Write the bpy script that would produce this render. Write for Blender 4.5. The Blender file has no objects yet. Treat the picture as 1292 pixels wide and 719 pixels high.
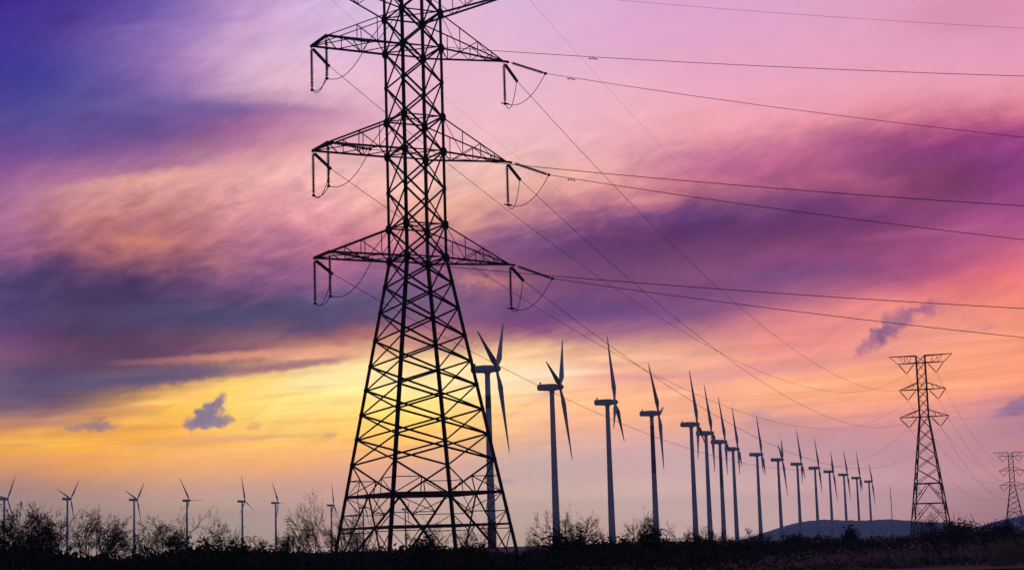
import bpy, math, random
from mathutils import Vector, Matrix
import numpy as np
R = math.radians
scene = bpy.context.scene
COL = scene.collection

# ------------------------------------------------------------------ camera
CAM_H, PITCH, ROLL, FPX = 1.7, R(8.32), R(1.75), 2247.0
cp, sp, cr, sr = math.cos(PITCH), math.sin(PITCH), math.cos(ROLL), math.sin(ROLL)
FWD = Vector((0, cp, sp)); _up = Vector((0, -sp, cp)); _rt = Vector((1, 0, 0))
RGT = _rt*cr - _up*sr; UPV = _up*cr + _rt*sr
EYE = Vector((0, 0, CAM_H))
cd = bpy.data.cameras.new('camera'); cam = bpy.data.objects.new('camera', cd); COL.objects.link(cam)
cd.sensor_fit = 'HORIZONTAL'; cd.sensor_width = 36.0; cd.lens = 36.0*FPX/1292.0
cd.clip_start = 0.1; cd.clip_end = 20000
m = Matrix.Identity(4)
for i in range(3):
    m[i][0], m[i][1], m[i][2], m[i][3] = RGT[i], UPV[i], -FWD[i], EYE[i]
cam.matrix_world = m
scene.camera = cam

def ray(x, y):                                   # direction through a photograph pixel (1292 x 719)
    return (FWD + RGT*((x-646.0)/FPX) + UPV*((359.5-y)/FPX)).normalized()
def at(x, y, Y):                                 # point on that ray at distance Y ahead
    d = ray(x, y); return EYE + d*(Y/d.y)
def at_z(x, y, z):
    d = ray(x, y); return EYE + d*((z-CAM_H)/d.z)
def px(p):
    d = Vector(p)-EYE; w = d.dot(FWD)
    return 646+FPX*d.dot(RGT)/w, 359.5-FPX*d.dot(UPV)/w

# ------------------------------------------------------------------ sky
def lin(c):
    return tuple((v/255/12.92 if v/255 <= .04045 else ((v/255+.055)/1.055)**2.4) for v in c)
SKY = {
 0: [(0,(65,45,135)),(45,(72,58,150)),(90,(68,60,150)),(135,(80,72,148)),(180,(105,80,150)),(225,(145,92,152)),(270,(165,108,150)),(315,(150,95,140)),(350,(95,75,122)),(405,(92,72,122)),(440,(135,90,125)),(475,(110,88,120)),(510,(125,100,120)),(530,(190,135,110)),(560,(238,165,80)),(590,(208,147,115)),(620,(162,132,132)),(650,(152,132,135)),(690,(142,124,128))],
 110: [(0,(72,55,150)),(45,(95,72,150)),(90,(82,76,155)),(135,(88,82,150)),(180,(110,85,150)),(212,(150,95,145)),(245,(215,150,150)),(280,(195,125,125)),(310,(165,98,110)),(340,(95,68,105)),(380,(72,56,92)),(405,(78,58,95)),(440,(100,70,95)),(475,(82,72,105)),(505,(92,80,105)),(530,(205,140,110)),(560,(252,180,70)),(590,(225,155,100)),(620,(175,140,135)),(660,(157,137,138))],
 220: [(0,(120,95,175)),(45,(150,118,185)),(90,(160,120,185)),(135,(115,92,155)),(165,(120,85,145)),(192,(150,100,150)),(230,(225,160,155)),(265,(195,130,128)),(285,(170,108,120)),(310,(200,125,115)),(340,(115,75,110)),(380,(85,70,110)),(420,(82,68,105)),(450,(120,80,100)),(470,(110,85,110)),(490,(200,140,100)),(510,(250,190,90)),(540,(245,175,85)),(580,(240,175,115)),(610,(200,155,140)),(660,(166,146,143))],
 330: [(0,(190,150,200)),(60,(220,180,210)),(110,(225,180,200)),(137,(170,120,165)),(165,(170,110,155)),(190,(215,150,160)),(220,(240,180,175)),(270,(215,145,155)),(310,(180,115,145)),(350,(135,90,130)),(390,(85,75,110)),(422,(90,78,115)),(445,(215,145,120)),(458,(170,115,115)),(480,(245,200,120)),(520,(255,224,125)),(560,(245,185,110)),(590,(235,170,125)),(620,(190,155,150)),(660,(171,151,148))],
 440: [(0,(215,190,225)),(60,(222,185,220)),(110,(235,185,205)),(150,(215,160,185)),(180,(230,170,185)),(215,(242,190,185)),(260,(235,165,170)),(300,(210,130,150)),(340,(160,100,140)),(380,(95,85,125)),(410,(115,85,115)),(435,(205,135,115)),(455,(250,210,150)),(480,(255,232,168)),(520,(255,220,125)),(550,(250,188,108)),(580,(240,175,130)),(615,(200,155,150)),(650,(186,152,149))],
 550: [(0,(225,185,215)),(60,(232,185,210)),(110,(235,185,205)),(180,(240,185,195)),(230,(240,190,180)),(270,(235,170,150)),(310,(185,115,140)),(350,(130,90,130)),(400,(135,100,130)),(430,(190,130,130)),(450,(245,205,155)),(490,(255,235,165)),(530,(255,215,115)),(560,(245,185,125)),(590,(215,165,155)),(640,(196,166,160))],
 660: [(0,(220,180,215)),(60,(228,180,210)),(110,(235,185,205)),(180,(240,190,195)),(230,(238,185,170)),(265,(215,150,150)),(295,(130,85,130)),(330,(115,75,120)),(350,(150,95,118)),(380,(120,80,125)),(410,(120,80,125)),(430,(170,110,130)),(450,(250,200,150)),(475,(255,225,185)),(510,(250,195,150)),(545,(240,180,145)),(578,(200,170,165)),(640,(193,166,160)),(680,(182,156,152))],
 770: [(0,(222,170,210)),(60,(226,172,205)),(110,(235,180,200)),(170,(238,175,185)),(210,(230,165,170)),(238,(225,150,150)),(265,(175,105,140)),(290,(110,65,110)),(330,(105,65,110)),(360,(120,75,120)),(400,(115,80,130)),(430,(190,130,140)),(455,(250,195,150)),(475,(235,160,145)),(500,(250,185,140)),(530,(245,175,140)),(557,(208,166,168)),(640,(195,167,163)),(680,(183,153,150))],
 880: [(0,(222,165,205)),(60,(226,165,200)),(120,(238,172,195)),(168,(240,165,170)),(200,(195,115,155)),(225,(190,110,145)),(245,(200,120,130)),(268,(100,60,120)),(300,(100,60,105)),(330,(125,75,115)),(370,(140,85,125)),(400,(120,80,130)),(430,(205,135,140)),(455,(250,185,145)),(480,(225,150,150)),(510,(248,180,140)),(540,(230,165,150)),(570,(202,166,169)),(640,(194,166,167))],
 990: [(0,(222,165,200)),(60,(228,165,198)),(120,(236,165,190)),(160,(235,150,165)),(185,(200,110,150)),(215,(190,100,140)),(240,(130,75,120)),(265,(105,62,115)),(295,(110,60,105)),(325,(145,80,125)),(345,(120,75,125)),(375,(150,90,135)),(410,(225,135,140)),(440,(240,150,140)),(460,(220,140,145)),(485,(250,175,130)),(510,(235,160,140)),(540,(190,145,155)),(565,(194,150,160)),(600,(197,160,166)),(650,(193,161,165))],
 1100: [(0,(222,160,195)),(60,(228,162,192)),(120,(236,160,180)),(147,(225,135,150)),(175,(155,75,130)),(205,(155,80,125)),(235,(170,90,120)),(255,(120,60,115)),(290,(110,60,105)),(320,(155,80,125)),(345,(140,80,130)),(365,(200,110,135)),(385,(235,140,135)),(420,(235,150,145)),(450,(235,155,140)),(480,(250,170,130)),(505,(245,165,135)),(530,(225,150,145)),(560,(194,145,156)),(620,(192,152,162)),(650,(187,150,160))],
 1210: [(0,(220,150,185)),(22,(214,142,172)),(60,(228,160,195)),(120,(236,155,175)),(145,(210,110,140)),(175,(150,65,130)),(210,(125,60,105)),(250,(125,65,110)),(275,(160,80,130)),(310,(175,90,135)),(340,(185,90,130)),(360,(225,115,125)),(390,(240,140,130)),(420,(245,160,135)),(460,(245,160,130)),(485,(250,165,125)),(510,(220,145,140)),(540,(190,140,150)),(580,(190,142,152)),(620,(183,142,154)),(650,(172,132,142))],
 1310: [(0,(222,150,185)),(60,(228,155,190)),(115,(235,155,170)),(140,(225,125,145)),(165,(165,75,135)),(200,(150,70,140)),(240,(150,70,135)),(265,(175,85,145)),(300,(200,100,140)),(330,(235,120,125)),(360,(245,135,120)),(400,(245,150,130)),(460,(245,155,125)),(490,(240,150,125)),(510,(175,125,145)),(540,(180,130,145)),(580,(188,135,145)),(620,(178,132,142)),(650,(152,120,136))],
}
_sx = sorted(SKY)
def sky_px(x, y):
    def col(k):
        t = SKY[k]; ys = [a for a, _ in t]
        return np.array([np.interp(y, ys, [lin(c)[j] for _, c in t]) for j in range(3)])
    x = min(max(x, _sx[0]), _sx[-1])
    for a, b in zip(_sx, _sx[1:]):
        if a <= x <= b:
            f = (x-a)/(b-a); return col(a)*(1-f)+col(b)*f
HAZE = 0.00024                                   # density of the evening air
AZ0, AZ1, NA = R(-18.5), R(18.5), 19            # azimuth control columns
EL0, EL1, NE = R(-0.6), R(19.2), 31             # elevation control rows
G = np.zeros((NE, NA, 3))
for j in range(NE):
    for i in range(NA):
        e = EL0+(EL1-EL0)*j/(NE-1); a = AZ0+(AZ1-AZ0)*i/(NA-1)
        X, Y = px(EYE + Vector((math.sin(a)*math.cos(e), math.cos(a)*math.cos(e), math.sin(e)))*1000)
        T = math.exp(-HAZE*min(4400.0, 101/max(math.sin(e), 0.001)))      # the air in front dims the sky a little
        G[j, i] = (sky_px(X, min(max(Y, 0), 719))*(1.0+0.07*min(max((Y-430)/40, 0), 1))-np.array([.10, .10, .20])*(1-T))/T
# haze in front of the sky is accounted for by the volume; sharpen the B-spline control net towards its samples
def smooth(g):
    p = np.pad(g, ((1,1),(1,1),(0,0)), mode='edge')
    q = (p[:-2]+4*p[1:-1]+p[2:])/6
    return (q[:, :-2]+4*q[:, 1:-1]+q[:, 2:])/6
C = G.copy()
for _ in range(3):
    C = np.clip(C+0.8*(G-smooth(C)), 0.004, 1.6)

world = bpy.data.worlds.new('World'); scene.world = world; world.use_nodes = True
NT = world.node_tree; NT.nodes.clear()
def N(t, **k):
    n = NT.nodes.new(t)
    for a, b in k.items(): setattr(n, a, b)
    return n
def L(a, b): NT.links.new(a, b)
def val(sock, v):
    if hasattr(v, 'is_output'): L(v, sock)
    else: sock.default_value = v
def M(op, a, b=0.0, c=0.0, clamp=False):
    n = N('ShaderNodeMath', operation=op, use_clamp=clamp)
    val(n.inputs[0], a); val(n.inputs[1], b)
    if len(n.inputs) > 2: val(n.inputs[2], c)
    return n.outputs[0]
def remap(v, a, b, c=0.0, d=1.0, kind='SMOOTHSTEP'):
    n = N('ShaderNodeMapRange', interpolation_type=kind)
    val(n.inputs[0], v); n.inputs[1].default_value = a; n.inputs[2].default_value = b
    n.inputs[3].default_value = c; n.inputs[4].default_value = d
    return n.outputs[0]
def comb(x, y, z=0.0):
    n = N('ShaderNodeCombineXYZ'); val(n.inputs[0], x); val(n.inputs[1], y); val(n.inputs[2], z); return n.outputs[0]
def noise(vec, scale, detail=4.0, rough=0.55, dist=0.0):
    n = N('ShaderNodeTexNoise'); L(vec, n.inputs['Vector'])
    n.inputs['Scale'].default_value = scale; n.inputs['Detail'].default_value = detail
    n.inputs['Roughness'].default_value = rough; n.inputs['Distortion'].default_value = dist
    return n.outputs['Fac']
def mix(f, a, b, bt='MIX'):
    n = N('ShaderNodeMix', data_type='RGBA', blend_type=bt, clamp_factor=True)
    val(n.inputs[0], f)
    for s, v in ((n.inputs[6], a), (n.inputs[7], b)):
        if hasattr(v, 'is_output'): L(v, s)
        else: s.default_value = (*v[:3], 1)
    return n.outputs[2]
tc = N('ShaderNodeTexCoord'); sep = N('ShaderNodeSeparateXYZ')
nrm = N('ShaderNodeVectorMath', operation='NORMALIZE'); L(tc.outputs['Generated'], nrm.inputs[0]); L(nrm.outputs[0], sep.inputs[0])
dx, dy, dz = sep.outputs
az = M('ARCTAN2', dx, dy); el = M('ARCSINE', dz)
# slanted, stretched cloud coordinates
el_s = M('SUBTRACT', el, M('MULTIPLY', az, 0.16))
streak = comb(M('MULTIPLY', az, 9.0), M('MULTIPLY', el_s, 46.0), 3.1)
n1 = noise(streak, 1.0, 5.0, 0.55, 0.4)
n2 = noise(comb(M('MULTIPLY', az, 16.0), M('MULTIPLY', el_s, 60.0), 9.7), 1.0, 5.0, 0.6, 0.3)
n3 = noise(comb(M('MULTIPLY', M('ADD', az, M('MULTIPLY', el, 1.3)), 26.0), M('MULTIPLY', M('SUBTRACT', el, M('MULTIPLY', az, 0.6)), 130.0), 5.3), 1.0, 4.0, 0.55, 0.6)
amt = remap(el, R(1.0), R(5.0), 0.25, 1.0)       # calm near the horizon
calm = M('MULTIPLY', remap(az, R(-8), R(-3)), remap(el, R(11.5), R(14.0)))   # even pink, top centre and right
nb_ = noise(comb(M('MULTIPLY', az, 34.0), M('MULTIPLY', M('SUBTRACT', el, M('MULTIPLY', az, 0.22)), 78.0), 2.2), 1.0, 7.0, 0.62, 0.5)
bank = M('MULTIPLY', remap(el, R(4.5), R(7.5), 0.0, 1.0), M('ADD', M('MULTIPLY', remap(el, R(11.5), R(14.5), 1.0, 0.15), 0.75), M('MULTIPLY', remap(az, R(-5), R(0), 1.0, 0.0), 0.25)))
az_w = M('ADD', az, M('MULTIPLY', M('MULTIPLY', M('SUBTRACT', n1, 0.5), amt), 0.030))
el_w = M('ADD', el, M('MULTIPLY', M('MULTIPLY', M('SUBTRACT', n2, 0.5), amt), 0.021))
el_w = M('ADD', el_w, M('MULTIPLY', M('MULTIPLY', M('SUBTRACT', nb_, 0.5), bank), 0.022))
fa = M('DIVIDE', M('SUBTRACT', az_w, AZ0), AZ1-AZ0, clamp=True)
fe = M('DIVIDE', M('SUBTRACT', el_w, EL0), EL1-EL0, clamp=True)
acc = None
for j in range(NE):
    r = N('ShaderNodeValToRGB'); r.color_ramp.interpolation = 'B_SPLINE'
    els = r.color_ramp.elements
    while len(els) < NA: els.new(0.5)
    for i in range(NA):
        els[i].position = i/(NA-1)
    for i in range(NA):
        els[i].color = (*(C[j, i]*0.5), 1)            # ramps stop at 1, so half values; doubled with the streaks below
    L(fa, r.inputs[0])
    w = N('ShaderNodeValToRGB'); w.color_ramp.interpolation = 'B_SPLINE'
    ks = [k for k in range(j-2, j+3) if 0 <= k < NE]
    els = w.color_ramp.elements
    while len(els) < len(ks): els.new(0.5)
    for e, k in zip(els, ks): e.position = k/(NE-1)
    for e, k in zip(els, ks): e.color = (1, 1, 1, 1) if k == j else (0, 0, 0, 1)
    L(fe, w.inputs[0])
    vs = N('ShaderNodeVectorMath', operation='MULTIPLY_ADD')
    L(r.outputs[0], vs.inputs[0]); L(w.outputs[0], vs.inputs[1])
    if acc is None: vs.inputs[2].default_value = (0, 0, 0)
    else: L(acc, vs.inputs[2])
    acc = vs.outputs[0]
# soft streaks of density
tone = M('ADD', 1.0, M('MULTIPLY', M('MULTIPLY', M('SUBTRACT', n1, 0.5), M('MULTIPLY', amt, M('ADD', 1.0, M('MULTIPLY', calm, -0.7)))), 0.20))
tone = M('ADD', tone, M('MULTIPLY', M('MULTIPLY', M('SUBTRACT', n3, 0.5), M('MULTIPLY', amt, M('MULTIPLY', M('ADD', 1.0, M('MULTIPLY', calm, -0.7)), remap(az, R(-3), R(4), 1.0, 0.5)))), 0.36))
vt = N('ShaderNodeVectorMath', operation='SCALE'); L(acc, vt.inputs[0]); L(tone, vt.inputs[3]); skyc = vt.outputs[0]
vd = N('ShaderNodeVectorMath', operation='SCALE'); L(skyc, vd.inputs[0]); vd.inputs[3].default_value = 2.0; skyc = vd.outputs[0]
# billowing mottling in the cloud banks, thin level layers in the low glow; brighter means warmer
nl_ = noise(comb(M('MULTIPLY', az, 11.0), M('MULTIPLY', M('SUBTRACT', el, M('MULTIPLY', az, 0.05)), 190.0), 7.9), 1.0, 5.0, 0.58, 0.3)
low = M('MULTIPLY', remap(el, R(2.6), R(3.6), 0.0, 1.0), remap(el, R(5.5), R(7.0), 1.0, 0.0))
var = M('ADD', M('MULTIPLY', M('MULTIPLY', M('SUBTRACT', nb_, 0.5), bank), 1.15), M('MULTIPLY', M('MULTIPLY', M('SUBTRACT', nl_, 0.5), low), 0.75))
vm = N('ShaderNodeVectorMath', operation='MULTIPLY_ADD'); L(comb(var, var, var), vm.inputs[0]); vm.inputs[1].default_value = (1.0, 0.95, 0.62); vm.inputs[2].default_value = (1, 1, 1)
# small detached clouds: (pixel centre, half sizes in px, slope, colour, raggedness, strength)
def azel(x, y):
    d = ray(x, y); return math.atan2(d.x, d.y), math.asin(d.z)
wn = N('ShaderNodeTexNoise'); L(comb(M('MULTIPLY', az, 160.0), M('MULTIPLY', el, 190.0), 1.7), wn.inputs['Vector'])
wn.inputs['Scale'].default_value = 1.0; wn.inputs['Detail'].default_value = 5.0; wn.inputs['Roughness'].default_value = 0.62
wc = N('ShaderNodeVectorMath', operation='SUBTRACT'); L(wn.outputs['Color'], wc.inputs[0]); wc.inputs[1].default_value = (.5, .5, .5)
flat = comb(az, el)
WARP = {}
for amp in (8.0, 16.0, 26.0, 40.0):              # the same ragged edge at four strengths, in pixels
    w = N('ShaderNodeVectorMath', operation='MULTIPLY_ADD'); L(wc.outputs[0], w.inputs[0])
    w.inputs[1].default_value = (1.2*amp/FPX, amp/FPX, 0); L(flat, w.inputs[2]); WARP[amp] = w.outputs[0]
def cloud(base, cx, cy, a, b, slope, rgb, rag=1.0, strength=0.95, soft=0.5):
    a0, e0 = azel(cx, cy); s = 1/FPX; want = rag*1.8*min(a, b)
    mp_ = N('ShaderNodeMapping', vector_type='TEXTURE'); L(WARP[min(WARP, key=lambda k: abs(k-want))], mp_.inputs[0])
    mp_.inputs[1].default_value = (a0, e0, 0); mp_.inputs[2].default_value = (0, 0, slope); mp_.inputs[3].default_value = (a*s, b*s, 1)
    ln = N('ShaderNodeVectorMath', operation='LENGTH'); L(mp_.outputs[0], ln.inputs[0])
    return mix(remap(ln.outputs['Value'], 1.1-soft, 1.1, strength, 0.0), base, [v*math.exp(HAZE*min(4400.0, 101/math.sin(max(e0, .02)))) for v in lin(rgb)])
for c in [                                       # broad soft bands first, then the detached puffs
    (240, 398, 260, 28, 0.02, (82,70,105), 0.5, 0.6, 1.0), (200, 474, 170, 15, 0.07, (102,82,108), 0.5, 0.9, 0.8),
    (370, 460, 100, 8, 0.11, (158,104,112), 0.5, 0.85, 0.8), (330, 447, 160, 8, 0.05, (224,150,120), 0.6, 0.85, 1.0), (410, 446, 80, 9, 0.08, (230,160,128), 0.6, 0.7, 1.0), (190, 456, 70, 6, 0.02, (150,98,98), 0.5, 0.6, 1.0),
    (120, 485, 150, 14, 0.06, (82,74,106), 0.5, 0.6, 1.0),
    (420, 478, 95, 15, 0.12, (255,232,160), 0.4, 0.8, 1.0), (230, 503, 90, 8, 0.12, (255,200,95), 0.4, 0.85, 1.0),
    (160, 515, 70, 5, 0.05, (215,145,95), 0.5, 0.6, 1.0), (185, 530, 60, 8, 0.03, (255,186,72), 0.4, 0.85, 1.0),
    (70, 532, 70, 8, 0.02, (196,138,112), 0.5, 0.6, 1.0), (60, 559, 110, 10, 0.0, (255,186,62), 0.4, 0.85, 1.0),
    (30, 562, 40, 4, -0.05, (215,150,90), 0.5, 0.5, 1.0), (200, 562, 90, 5, 0.03, (238,170,105), 0.5, 0.6, 1.0),
    (420, 512, 110, 16, 0.03, (255,220,125), 0.4, 0.7, 1.0), (395, 531, 120, 5, 0.03, (240,178,110), 0.8, 0.6, 1.0), (350, 499, 60, 4, 0.1, (240,190,110), 0.8, 0.5, 1.0), (300, 552, 130, 5, 0.01, (222,158,118), 0.8, 0.6, 1.0), (90, 577, 110, 5, 0.0, (222,150,100), 0.8, 0.5, 1.0), (330, 570, 160, 8, 0.02, (242,178,115), 0.5, 0.5, 1.0),
    (180, 228, 130, 14, 0.14, (232,166,150), 0.6, 0.75, 1.0), (180, 304, 60, 9, 0.0, (208,130,110), 0.6, 0.7, 1.0),
    (95, 272, 70, 14, 0.15, (200,128,125), 0.6, 0.5, 1.0), (330, 195, 90, 12, 0.12, (225,155,165), 0.6, 0.5, 1.0),
    (240, 137, 190, 13, 0.0, (112,90,152), 0.5, 0.7, 1.0), (380, 140, 80, 8, -0.05, (180,125,165), 0.6, 0.6, 1.0),
    (300, 62, 90, 9, 0.12, (205,160,200), 0.6, 0.5, 1.0), (230, 30, 120, 7, 0.1, (150,115,185), 0.6, 0.5, 1.0),
    (700, 470, 70, 14, 0.0, (255,228,184), 0.4, 0.85, 1.0), (800, 452, 110, 6, -0.03, (252,200,155), 0.5, 0.6, 1.0),
    (800, 476, 110, 6, -0.03, (228,155,148), 0.5, 0.7, 1.0), (960, 470, 150, 6, 0.03, (222,145,142), 0.5, 0.6, 1.0),
    (1000, 490, 170, 6, 0.05, (252,178,130), 0.5, 0.7, 1.0), (1100, 500, 150, 5, 0.06, (248,165,125), 0.5, 0.5, 1.0),
    (820, 497, 70, 7, 0.0, (252,190,140), 0.5, 0.6, 1.0), (1210, 487, 110, 8, 0.04, (252,166,122), 0.5, 0.7, 1.0),
    (880, 226, 90, 9, -0.06, (205,118,135), 0.7, 0.65, 1.0), (1040, 222, 70, 9, -0.05, (190,98,125), 0.7, 0.6, 1.0),
    (810, 252, 70, 9, 0.02, (228,150,148), 0.6, 0.65, 1.0), (850, 272, 130, 9, 0.03, (100,62,120), 0.5, 0.6, 1.0),
    (1130, 208, 180, 16, 0.05, (130,66,115), 0.6, 0.5, 1.0), (1180, 262, 150, 9, 0.0, (128,66,112), 0.6, 0.45, 1.0),
    (1180, 292, 130, 8, 0.03, (180,92,135), 0.6, 0.5, 1.0), (1010, 345, 140, 10, 0.03, (122,78,125), 0.6, 0.5, 1.0),
    (260, 533, 34, 11, 0.03, (140,122,140), 1.2, 0.95, 0.6), (262, 521, 26, 14, 0.45, (134,116,138), 1.4, 0.95, 0.65), (288, 528, 14, 9, -0.3, (150,120,132), 1.8, 0.7, 0.9),
    (277, 506, 17, 8, 0.95, (138,114,134), 1.2, 0.9, 0.8),
    (122, 538, 34, 7, 0.02, (142,115,120), 1.6, 0.85, 0.9), (124, 528, 14, 8, 0.3, (150,115,115), 1.5, 0.6, 1.0), (92, 540, 16, 5, 0.0, (150,118,118), 1.6, 0.6, 1.0),
    (320, 538, 14, 6, 0.1, (205,150,110), 1.6, 0.5, 0.9), (417, 549, 13, 6, 0.3, (205,150,120), 1.6, 0.55, 0.9),
    (1122, 416, 50, 15, 0.62, (142,94,128), 2.6, 0.9, 1.0), (1158, 391, 44, 12, 0.15, (156,94,132), 2.8, 0.75, 1.0), (1110, 420, 20, 9, 0.7, (132,86,126), 2.6, 0.8, 1.0),
    (1090, 437, 22, 8, 0.85, (160,95,135), 1.5, 0.6, 0.8), (1247, 413, 14, 5, 0.2, (205,125,140), 1.6, 0.5, 0.9),
    (957, 527, 20, 12, 0.0, (190,145,155), 1.0, 0.55, 0.9), (1290, 512, 42, 13, 0.25, (135,100,140), 0.8, 0.8, 0.8),
    (640, 607, 14, 6, 0.0, (165,140,150), 1.0, 0.5, 0.9), (690, 497, 22, 6, 0.5, (210,150,140), 1.2, 0.4, 0.9),
    (612, 354, 60, 12, -0.08, (215,140,118), 1.6, 0.5, 1.1), (172, 282, 20, 10, 0.1, (165,105,125), 0.8, 0.5, 1.0),
]:
    skyc = cloud(skyc, *c)
mm = N('ShaderNodeVectorMath', operation='MULTIPLY'); L(skyc, mm.inputs[0]); L(vm.outputs[0], mm.inputs[1]); skyc = mm.outputs[0]
# the rest of the dome: a dusk sky away from the afterglow
nish = N('ShaderNodeTexSky'); nish.sky_type = 'NISHITA'; nish.sun_disc = False
SUN_EL, SUN_AZ = R(2.5), R(-4.0)
nish.sun_elevation = SUN_EL; nish.sun_rotation = SUN_AZ; nish.dust_density = 3.0
ns = N('ShaderNodeVectorMath', operation='SCALE'); L(nish.outputs[0], ns.inputs[0]); ns.inputs[3].default_value = 0.02
dusk = N('ShaderNodeValToRGB'); de = dusk.color_ramp.elements
de[0].position = 0.0; de[0].color = (0.038, 0.036, 0.078, 1); de[1].position = 1.0; de[1].color = (0.026, 0.025, 0.075, 1)
L(remap(el, 0.0, 1.2), dusk.inputs[0])
back = N('ShaderNodeVectorMath', operation='ADD'); L(dusk.outputs[0], back.inputs[0]); L(ns.outputs[0], back.inputs[1])
away = M('MAXIMUM', remap(M('ABSOLUTE', az), R(20), R(75)), remap(el, R(20), R(60)))
full = mix(away, skyc, back.outputs[0])
full = mix(remap(el, R(-3.0), R(-1.0), 1.0, 0.0), full, (0.02, 0.018, 0.025))
bg = N('ShaderNodeBackground'); L(full, bg.inputs[0]); bg.inputs[1].default_value = 1.0
out = N('ShaderNodeOutputWorld'); L(bg.outputs[0], out.inputs[0])

# ------------------------------------------------------------------ sun: last light from behind the clouds
sl = bpy.data.lights.new('sun', 'SUN'); sl.energy = 0.06; sl.angle = R(8); sl.color = (1.0, 0.62, 0.36)
sun = bpy.data.objects.new('sun', sl); COL.objects.link(sun)
sd = Vector((math.sin(SUN_AZ)*math.cos(SUN_EL), math.cos(SUN_AZ)*math.cos(SUN_EL), math.sin(SUN_EL)))
sun.rotation_euler = sd.to_track_quat('Z', 'Y').to_euler(); sun.location = (0, 50, 60)
vs_ = scene.view_settings
vs_.view_transform = 'Standard'; vs_.look = 'None'; vs_.gamma = 1.0; vs_.exposure = 0.0; vs_.use_curve_mapping = False
scene.cycles.volume_bounces = 0; scene.cycles.max_bounces = 4

# ------------------------------------------------------------------ materials
def material(name, rgb, rough=0.7, metal=0.0, var=0.35, scale=3.0, rgb2=None):
    mt = bpy.data.materials.new(name); mt.use_nodes = True; t = mt.node_tree
    b = t.nodes['Principled BSDF']; b.inputs['Roughness'].default_value = rough; b.inputs['Metallic'].default_value = metal
    c = t.nodes.new('ShaderNodeTexCoord'); n = t.nodes.new('ShaderNodeTexNoise'); r = t.nodes.new('ShaderNodeValToRGB')
    n.inputs['Scale'].default_value = scale; n.inputs['Detail'].default_value = 6
    t.links.new(c.outputs['Object'], n.inputs['Vector']); t.links.new(n.outputs['Fac'], r.inputs[0])
    r.color_ramp.elements[0].position = 0.35; r.color_ramp.elements[1].position = 0.65
    r.color_ramp.elements[0].color = (*[v*(1-var) for v in rgb], 1)
    r.color_ramp.elements[1].color = (*(rgb2 or [min(1, v*(1+var)) for v in rgb]), 1)
    t.links.new(r.outputs[0], b.inputs['Base Color'])
    return mt
MT = {
 'steel': material('weathered_steel', (0.10, 0.085, 0.08), 0.6, 0.4, 0.35, 1.5, (0.16, 0.11, 0.085)),
 'far_steel': material('galvanised_steel', (0.16, 0.12, 0.11), 0.6, 0.3),
 'glass': material('insulator_glaze', (0.06, 0.035, 0.03), 0.25, 0.0, 0.3, 8),
 'wire': material('aluminium_cable', (0.08, 0.06, 0.06), 0.5, 0.5, 0.2),
 'paint': material('turbine_paint', (0.80, 0.79, 0.82), 0.45, 0.0, 0.10, 0.25),
 'red': material('red_marking_paint', (0.26, 0.04, 0.035), 0.5, 0.0, 0.2, 0.5),
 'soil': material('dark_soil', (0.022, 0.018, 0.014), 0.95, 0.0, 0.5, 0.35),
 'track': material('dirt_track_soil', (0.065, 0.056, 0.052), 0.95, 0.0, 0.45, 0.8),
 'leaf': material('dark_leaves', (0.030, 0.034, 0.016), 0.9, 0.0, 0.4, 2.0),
 'twig': material('bare_twigs', (0.055, 0.040, 0.032), 0.9, 0.0, 0.3, 4.0),
 'straw': material('dry_straw', (0.34, 0.25, 0.18), 0.9, 0.0, 0.3, 5.0),
 'rock': material('pale_rock', (0.22, 0.20, 0.19), 0.9, 0.0, 0.3, 3.0),
 'hill': material('hill_scrub', (0.045, 0.050, 0.045), 0.95, 0.0, 0.3, 0.01),
}

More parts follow.
